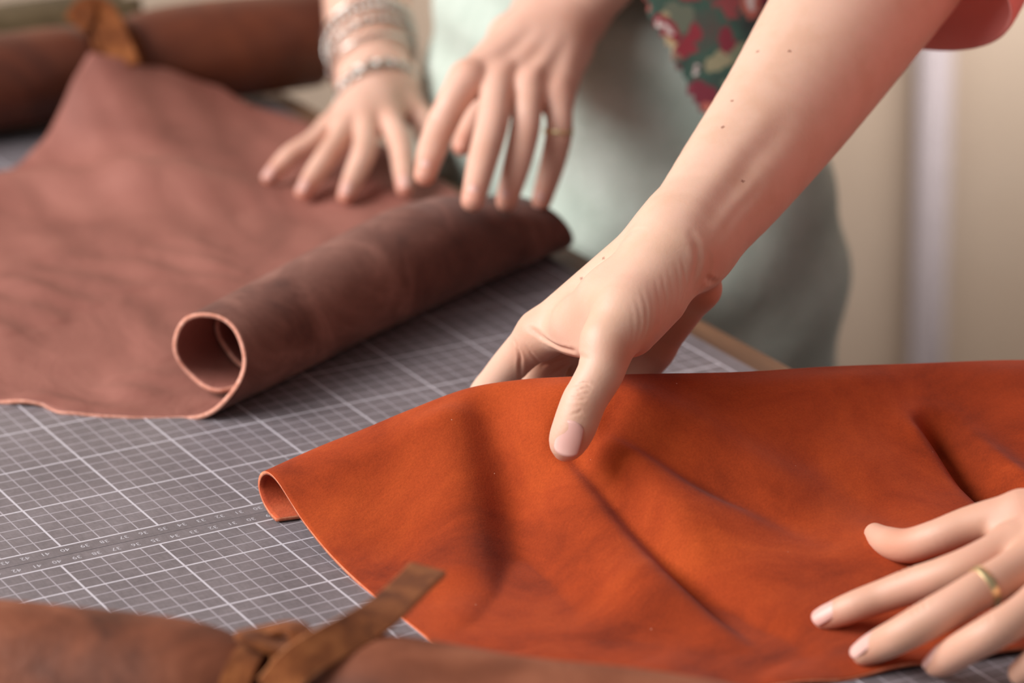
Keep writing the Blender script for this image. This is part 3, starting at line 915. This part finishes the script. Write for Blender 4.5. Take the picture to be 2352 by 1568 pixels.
# ---- clothing cut from inflated implicit bodies
def garment(name, prims, k, res, keep, mat, parent, thick=.25, disp=None, smooth_it=3):
    lo = np.min([p.bounds(k + 1)[0] for p in prims], 0); hi = np.max([p.bounds(k + 1)[1] for p in prims], 0)
    vol = Vol(lo, hi, res); vol.add(prims, k); V, Q = vol.mesh(); V = relax(V, Q, smooth_it)
    if disp is not None: V = V + vnormals(V, Q) * disp(V)[:, None]
    ok = keep(V)
    Q = Q[ok[Q].all(1)]
    used = np.unique(Q); mp = np.full(len(V), -1); mp[used] = np.arange(len(used))
    o = np_mesh(name, V[used], mp[Q], mat, parent)
    md = o.modifiers.new('thickness', 'SOLIDIFY'); md.thickness = thick * S; md.offset = 1
    return o

def cloth(name, dark, mid, light, weave=1400, sheen=.15):
    t = NT(name); v = t.coord(); n = t.noise(v, 12, 5, .6)
    c = t.ramp(n, [(.3, lin(dark)), (.5, lin(mid)), (.7, lin(light))])
    w1 = t.noise(t.coord((1, .12, 1)), weave, 2); w2 = t.noise(t.coord((1, 1, .12)), weave, 2)
    c = t.mix(.2, c, t.ramp(t.math('MULTIPLY', w1, w2), [(.15, (.25, .25, .25, 1)), (.4, (.85, .85, .85, 1))]), 'OVERLAY')
    t.set(Base_Color=c, Roughness=.85, Sheen_Weight=sheen, Specular_IOR_Level=.2)
    t.set(Normal=t.bump(t.math('MULTIPLY', w1, w2), .3, .0008, t.bump(t.noise(v, 26, 4, .6, .5), .35, .008)))
    return t.m
M['pink'] = cloth('pink_cotton', (238, 166, 158), (244, 180, 172), (248, 192, 184))
_t = M['pink'].node_tree; _tr = _t.nodes.new('ShaderNodeBsdfTranslucent'); _tr.inputs[0].default_value = lin((244, 168, 158))
_mx = _t.nodes.new('ShaderNodeMixShader'); _mx.inputs[0].default_value = .45
_t.links.new(_t.nodes['Principled BSDF'].outputs[0], _mx.inputs[1]); _t.links.new(_tr.outputs[0], _mx.inputs[2])
_t.links.new(_mx.outputs[0], _t.nodes['Material Output'].inputs[0])
M['sage'] = cloth('sage_denim', (168, 182, 172), (186, 198, 188), (202, 212, 204))
M['dark_trousers'] = cloth('dark_denim', (48, 52, 62), (60, 64, 76), (72, 78, 90))
def floral():
    t = NT('floral_cotton'); v = t.coord()
    wv = t.n('ShaderNodeTexNoise'); t.l(v, wv.inputs['Vector']); wv.inputs['Scale'].default_value = 85
    vm = t.n('ShaderNodeVectorMath', operation='SCALE'); t.l(wv.outputs['Color'], vm.inputs[0]); vm.inputs[3].default_value = .022
    va = t.n('ShaderNodeVectorMath', operation='ADD'); t.l(v, va.inputs[0]); t.l(vm.outputs[0], va.inputs[1])
    vo = t.n('ShaderNodeTexVoronoi'); t.l(va.outputs[0], vo.inputs['Vector']); vo.inputs['Scale'].default_value = 66
    sc = t.n('ShaderNodeSeparateColor'); t.l(vo.outputs['Color'], sc.inputs[0])
    ground = t.ramp(t.noise(v, 30, 4), [(.3, lin((44, 52, 50))), (.5, lin((52, 84, 72))), (.7, lin((92, 58, 58)))])
    petal = t.ramp(sc.outputs[0], [(0, lin((150, 44, 54))), (.35, lin((110, 34, 50))), (.6, lin((186, 104, 88))), (.8, lin((70, 104, 88))), (1, lin((190, 164, 124)))])
    ispet = t.math('MULTIPLY', t.math('LESS_THAN', vo.outputs['Distance'], .56), t.math('GREATER_THAN', sc.outputs[1], .28))
    c = t.mix(ispet, ground, petal)
    core = t.math('MULTIPLY', t.math('LESS_THAN', vo.outputs['Distance'], .2), t.math('GREATER_THAN', sc.outputs[2], .45))
    c = t.mix(core, c, lin((206, 190, 186)))
    t.set(Base_Color=c, Roughness=.8, Sheen_Weight=.1); return t.m
M['floral'] = floral()

# pink blouse
eR = norm(elR1 - shR1); eL = norm(elL1 - shL1)
blouse_prims = [Cone(shR1, elR1 - eR * 6, 6.0, 5.0), Cone(shL1, elL1 - eL * 9, 6.0, 5.2), Cone(shR1, shL1, 6.6, 6.6), Cone((56, -16, 36), (57, -16, -6), 12.6, 13.2)]
garment('blouse', blouse_prims, 4, .7, lambda V: V[:, 2] > -9, M['pink'], p1,
        disp=lambda V: .35 * wobble(V, 7, 2))
# loose turned-up cuff around the elbow
def cuff(c0, ax_, prof, sc, shift, sq=.9):
    rows = []; n = 64
    s1 = norm(IMR - ax_ * (IMR @ ax_)); s2 = np.cross(ax_, s1)
    a = np.linspace(0, 2 * math.pi, n, endpoint=False)
    for o_, r_ in prof:
        rr = sc * r_ * (1 + .05 * np.sin(a * 2 + .6) + .03 * np.sin(a * 3 + 1))
        tilt = 1.25 * np.cos(a - .1) - .2
        rows.append(c0 + np.outer(rr * np.cos(a) * 1.06, s1) + np.outer(rr * np.sin(a) * sq, s2) + np.outer(o_ + tilt, ax_) + s1 * shift)
    V = np.array(rows).transpose(1, 0, 2); nv = V.shape[1]
    o = np_mesh('sleeve_cuff', V.reshape(-1, 3), grid_quads(n, nv, True), M['pink'], p1)
    md = o.modifiers.new('s', 'SUBSURF'); md.levels = 1; md.render_levels = 1
    return o
CUFF = [(10, 5.0), (6, 5.3), (2.5, 5.2), (2.4, 5.55), (1.0, 5.7), (-.7, 5.8), (-1.05, 5.68), (-.8, 5.5), (1.0, 5.35), (4, 5.2)]
cuff(atd(2062, -72, 177.6), norm(norm(atd(2075, -125, 178.5) - atd(1945, 45, 175)) + IMU * .05), CUFF, .95, .55)
cuff(elL1 - eL * 5, -eL, [(9, 4.6)] + CUFF[1:], .95, 0, 1.0)
garment('trousers', [Ell((57, -16, -4), np.eye(3), (12.5, 17, 14)), Cone((57, -24, -10), (57, -24, -74), 9, 6.5), Cone((57, -8, -10), (57, -8, -74), 9, 6.5)], 3, .9, lambda V: V[:, 2] < 6, M['dark_trousers'], p1)

# gold ring on the left hand
def band_ring(name, c, a, rad, width, thick, mat, label):
    a = norm(a); s1 = norm(np.cross(a, [0.3, .2, 1])); s2 = np.cross(a, s1)
    th = np.linspace(0, 2 * math.pi, 64, endpoint=False)
    path = c + np.outer(np.cos(th) * rad, s1) + np.outer(np.sin(th) * rad, s2)
    o = sweep(name, path, 1, mat, None, closed=True, flat=(width / 2, thick / 2), up=np.outer(np.cos(th), s1) + np.outer(np.sin(th), s2))
    for p in o.data.polygons: p.use_smooth = True
    tag(o, label, 'ring'); return o
M['gold'] = plain('gold', (232, 208, 160), .3, .85)
M['silver'] = plain('silver', (206, 203, 198), .26, .92)
mf = J1['middle']
band_ring('finger_ring', mf[1][0] + (mf[2][0] - mf[1][0]) * .05, mf[2][0] - mf[1][0] + IMR * -.0, .93, .36, .09, M['gold'], 'gold band ring on the hand spread on the orange suede')

# ---- person behind: sage trousers, floral shirt, both hands on the rose leather
def hand_mesh(fingers, palm, fore, res=.12, k=.4, kp=.8):
    fs = [chain(x) for x in fingers]; fo = chain(fore) if fore else []
    allp = palm + fo + sum(fs, [])
    lo = np.min([p.bounds(.5)[0] for p in allp], 0); hi = np.max([p.bounds(.5)[1] for p in allp], 0)
    vol = Vol(lo, hi, res); vol.add(fo, .3); vol.add(palm, kp); pal = vol.D.copy()
    for f in fs: vol.finger(f, k, 0, pal)
    V, Q = vol.mesh(); V = relax(V, Q, 4)
    bl = np.zeros(len(V))
    for f in fingers:
        bl = np.maximum(bl, .75 * blob(V, f[-1][0], 1.0)); bl = np.maximum(bl, .55 * blob(V, f[0][0], .9)); bl = np.maximum(bl, .3 * blob(V, f[len(f) // 2][0], .7))
    return V, Q, bl
Z = onz
R2 = dict(
    pinky=[(Z(757, 296, 2.7), .86), (Z(713, 329, 2.35), .68), (Z(669, 355, 1.95), .65), (Z(637, 387, 1.35), .58), (Z(617, 408, 1.0), .44)],
    ringf=[(Z(795, 296, 2.9), .85), (Z(773, 328, 2.7), .73), (Z(752, 357, 2.35), .73), (Z(721, 402, 1.6), .66), (Z(696, 440, 1.05), .50)],
    middle=[(Z(841, 290, 3.0), .88), (Z(839, 325, 2.8), .77), (Z(833, 358, 2.5), .77), (Z(814, 402, 1.7), .68), (Z(794, 448, 1.05), .52)],
    index=[(Z(893, 280, 3.0), .9), (Z(910, 310, 2.9), .8), (Z(919, 335, 2.6), .77), (Z(926, 385, 1.8), .69), (Z(929, 432, 1.1), .52)],
    thumb=[(Z(935, 245, 3.2), 1.0), (Z(972, 275, 2.5), .85), (Z(985, 320, 1.6), .75), (Z(990, 355, 1.1), .6)])
wr2 = Z(866, 214, 3.9); f2a = Z(849, 100, 6.0); f2b = Z(842, 0, 7.8); el2R = np.array([40.8, 68.5, 14.5])
palm2 = [Cone(wr2, R2[n_][0][0], 1.75, .85) for n_ in ('pinky', 'ringf', 'middle', 'index')] + [Cone(wr2, R2['thumb'][0][0], 1.6, 1.0), Cone(Z(835, 190, 4.4), Z(905, 190, 4.4), 1.7, 1.7)]
fore2 = [(el2R, 3.4), (f2b, 2.85), (f2a, 2.65), (wr2, 2.2)]
Vr, Qr, blr = hand_mesh(list(R2.values()), palm2, fore2)
L2 = dict(
    index=[(Z(1075, 180, 11.0), 1.12), (Z(1040, 235, 9.9), .95), (Z(1013, 290, 8.6), .92), (Z(992, 345, 7.6), .84), (Z(976, 402, 6.6), .64)],
    middle=[(Z(1146, 178, 10.9), 1.12), (Z(1138, 232, 10.0), .96), (Z(1130, 288, 9.0), .95), (Z(1108, 370, 7.6), .86), (Z(1086, 460, 6.0), .68)],
    ringf=[(Z(1213, 196, 10.5), 1.05), (Z(1211, 250, 9.5), .88), (Z(1205, 302, 8.4), .88), (Z(1188, 376, 6.9), .80), (Z(1164, 462, 5.0), .64)],
    pinky=[(Z(1277, 220, 9.8), .98), (Z(1284, 268, 8.8), .80), (Z(1283, 312, 7.7), .80), (Z(1268, 380, 5.9), .74), (Z(1244, 460, 3.9), .60)],
    thumb=[(Z(1160, 130, 10.4), 1.2), (Z(1120, 210, 8.6), .9), (Z(1085, 285, 7.0), .8), (Z(1062, 335, 6.2), .6)])
wrL = Z(1302, 18, 13.2); el2L = np.array([45.0, 21.5, 29.0])
palmL = [Cone(wrL, L2[n_][0][0] + np.array([0, 0, -.2]), 2.3, 1.05) for n_ in ('index', 'middle', 'ringf', 'pinky')] + [Cone(Z(1255, 20, 12.6), L2['thumb'][0][0], 2.0, 1.2), Cone(Z(1110, 150, 10.4), Z(1250, 185, 9.9), 1.0, .95), Cone(Z(1180, 90, 11.4), Z(1290, 120, 11.2), 1.6, 1.6)]
Vl, Ql, bll = hand_mesh(list(L2.values()), palmL, [(el2L, 3.5), ((el2L + wrL) / 2, 2.9), (wrL, 2.35)])
# tendon grooves on the back of the left hand
Nl = vnormals(Vl, Ql)
for a_, b_ in (((1112, 165), (1240, 55)), ((1180, 185), (1275, 65)), ((1245, 205), (1310, 75))):
    Vl = crease_px(Vl, Nl, surf_line(Vl, [a_, ((a_[0] + b_[0]) / 2, (a_[1] + b_[1]) / 2), b_], 200), .09, .42)
p2 = empty('person', (46, 41, -75)); p2['label'] = 'person in sage trousers and floral shirt rolling up the rose leather'; p2['category'] = 'person'
shR2 = np.array([47.0, 58, 44]); shL2 = np.array([47.0, 24, 44]); pel2 = np.array([47.0, 41, 2]); ch2 = np.array([46.0, 41, 34])
Vt2, Qt2 = trunk(shR2, el2R, shL2, el2L, pel2, ch2, np.array([43, 41, 58.0]))
V, Q = join_meshes([(Vr, Qr), (Vl, Ql), (Vt2, Qt2)])
body2 = np_mesh('body', V, Q, M['skin_b'], p2, attr={'blush': np.r_[blr, bll, np.zeros(len(Vt2))], 'mole': np.zeros(len(V))})
body2['_o'] = tuple(p2.location)
for hd, names in ((R2, ('pinky', 'ringf', 'middle', 'index')), (L2, ('index', 'middle', 'ringf', 'pinky'))):
    for n_ in names:
        c = hd[n_]; a = norm(c[-1][0] - c[-2][0]); up_ = norm(TOCAM * .6 + np.array([0, 0, 1.0]) - a * (a @ (TOCAM * .6 + np.array([0, 0, 1.0]))))
        nail('fingernail', c[-1][0] - a * .5 + up_ * (c[-1][1] + .12), c[-1][0] + a * .45 + up_ * (c[-1][1] * .72), up_, .40, .2, body2, .3)

def tfold(V):
    q = (V - np.array([46, 41, 0])) @ RT
    d = .35 * wobble(V * [1, 1, 2.2], 9, 4)
    d += .45 * np.sin(V[:, 2] * 1.25 + q * .25 + 1.2 * wobble(V, 14, 1)) * np.exp(-((V[:, 2] - 7) / 6) ** 2)
    d += .5 * np.sin(V[:, 2] * .7 - q * .5) * np.exp(-((V[:, 2] + 6) / 6) ** 2)
    return d * .8
sage_trousers = garment('trousers', [Ell((45.9, 42.2, 3), np.eye(3), (11.0, 16.2, 17)), Cone((45.6, 34.0, -6), (45, 34, -74), 9.8, 7), Cone((45.6, 50.4, -6), (45, 50.4, -74), 9.8, 7)], 3.5, .55,
        lambda V: V[:, 2] < 17, M['sage'], p2, .3, tfold)
def hem(V):
    q = (V - np.array([46, 41, 0])) @ RT
    return V[:, 2] > np.minimum(3.2 + 2.0 * np.abs(q - 5.3), 16)
eR2 = norm(el2R - shR2); eL2 = norm(el2L - shL2)
garment('shirt', [Cone(shR2, shR2 + eR2 * 20, 6, 5.6), Cone(shL2, shL2 + eL2 * 14, 6, 5.6), Cone(shR2, shL2, 6.6, 6.6), Cone(ch2, (46.6, 41, 2), 12.4, 13.0), Ell((45.5, 42, 6), np.eye(3), (13.6, 18.6, 22))], 3.5, .5,
        lambda V: hem(V) & (np.linalg.norm(V - shR2 - eR2 * 22, axis=1) > 6.5) & (np.linalg.norm(V - shL2 - eL2 * 16, axis=1) > 6.2), M['floral'], p2, .2, lambda V: .4 * wobble(V, 6, 3))

# bracelets and ring
ax_f = norm(f2a - wr2)
def bracelet_loop(c, ax_, rad, squash=.86, n=120, tilt=0, ph=0):
    s1 = norm(IMR - ax_ * (IMR @ ax_)); s2 = np.cross(ax_, s1)
    th = np.linspace(0, 2 * math.pi, n, endpoint=False)
    return c + np.outer(np.cos(th) * rad, s1) + np.outer(np.sin(th) * rad * squash, s2) + np.outer(tilt * np.cos(th) + ph * np.sin(th), ax_), th
def beaded(name, label, c, rad, nb, br, tilt, ph=0, ax_=ax_f):
    root = empty(name, c); tag(root, label, 'bracelet', None)
    p, th = bracelet_loop(c, ax_, rad, 1.0, nb, tilt, ph)
    me = None
    for i in range(nb):
        if me is None:
            bm = bmesh.new(); bmesh.ops.create_uvsphere(bm, u_segments=8, v_segments=6, radius=br * S)
            for f in bm.faces: f.smooth = True
            me = bpy.data.meshes.new('bead'); bm.to_mesh(me); bm.free(); me.materials.append(M['silver'])
        o = bpy.data.objects.new('bead', me); link(o, root); o.location = Vector(p[i] * S) - root.location
    return root
def chainlet(name, label, c, rad, links, lr, tr, tilt, ph=0, ax_=ax_f):
    root = empty(name, c); tag(root, label, 'bracelet')
    p, th = bracelet_loop(c, ax_, rad, 1.0, links, tilt, ph)
    for i in range(links):
        t_ = norm(p[(i + 1) % links] - p[i - 1]); o_ = norm(p[i] - c); w_ = np.cross(t_, o_)
        a = np.linspace(0, 2 * math.pi, 14, endpoint=False)
        side_ = w_ if i % 2 == 0 else norm(w_ + o_ * .8)
        path = p[i] + np.outer(np.cos(a) * lr * 1.25, t_) + np.outer(np.sin(a) * lr, side_)
        sweep('chain_link', path, tr, M['silver'], root, seg=6, closed=True)
    return root
def bangle(name, label, c, rad, tr, tilt, ph=0, ax_=ax_f):
    p, th = bracelet_loop(c, ax_, rad, 1.0, 90, tilt, ph)
    return tag(sweep(name, p, tr, M['silver'], None, seg=10, closed=True), label, 'bracelet')
def axp(t): return wr2 + (f2a - wr2) * t
chainlet('bracelet', 'silver curb chain bracelet lowest on the wrist, just above the hand', axp(-.02), 2.62, 30, .36, .11, .55)
beaded('bracelet', 'chunky silver bead bracelet highest on the forearm', axp(1.05), 2.95, 36, .26, .62)
chainlet('bracelet', 'silver link bracelet just below the bead bracelet', axp(.80), 2.88, 38, .26, .09, .70)
bangle('bracelet', 'thin plain silver bangle between the link bracelet and the curb chain', axp(.56), 2.8, .12, .62, .35)
bangle('bracelet', 'slim dull silver bangle sitting above the bead bracelet', axp(1.22), 3.0, .13, .5, .1)
c = L2['pinky']
band_ring('finger_ring', c[1][0] + (c[2][0] - c[1][0]) *   .75, c[2][0] - c[1][0], .84, .24, .08, M['gold'], 'thin ring on the little finger above the rose leather tube')
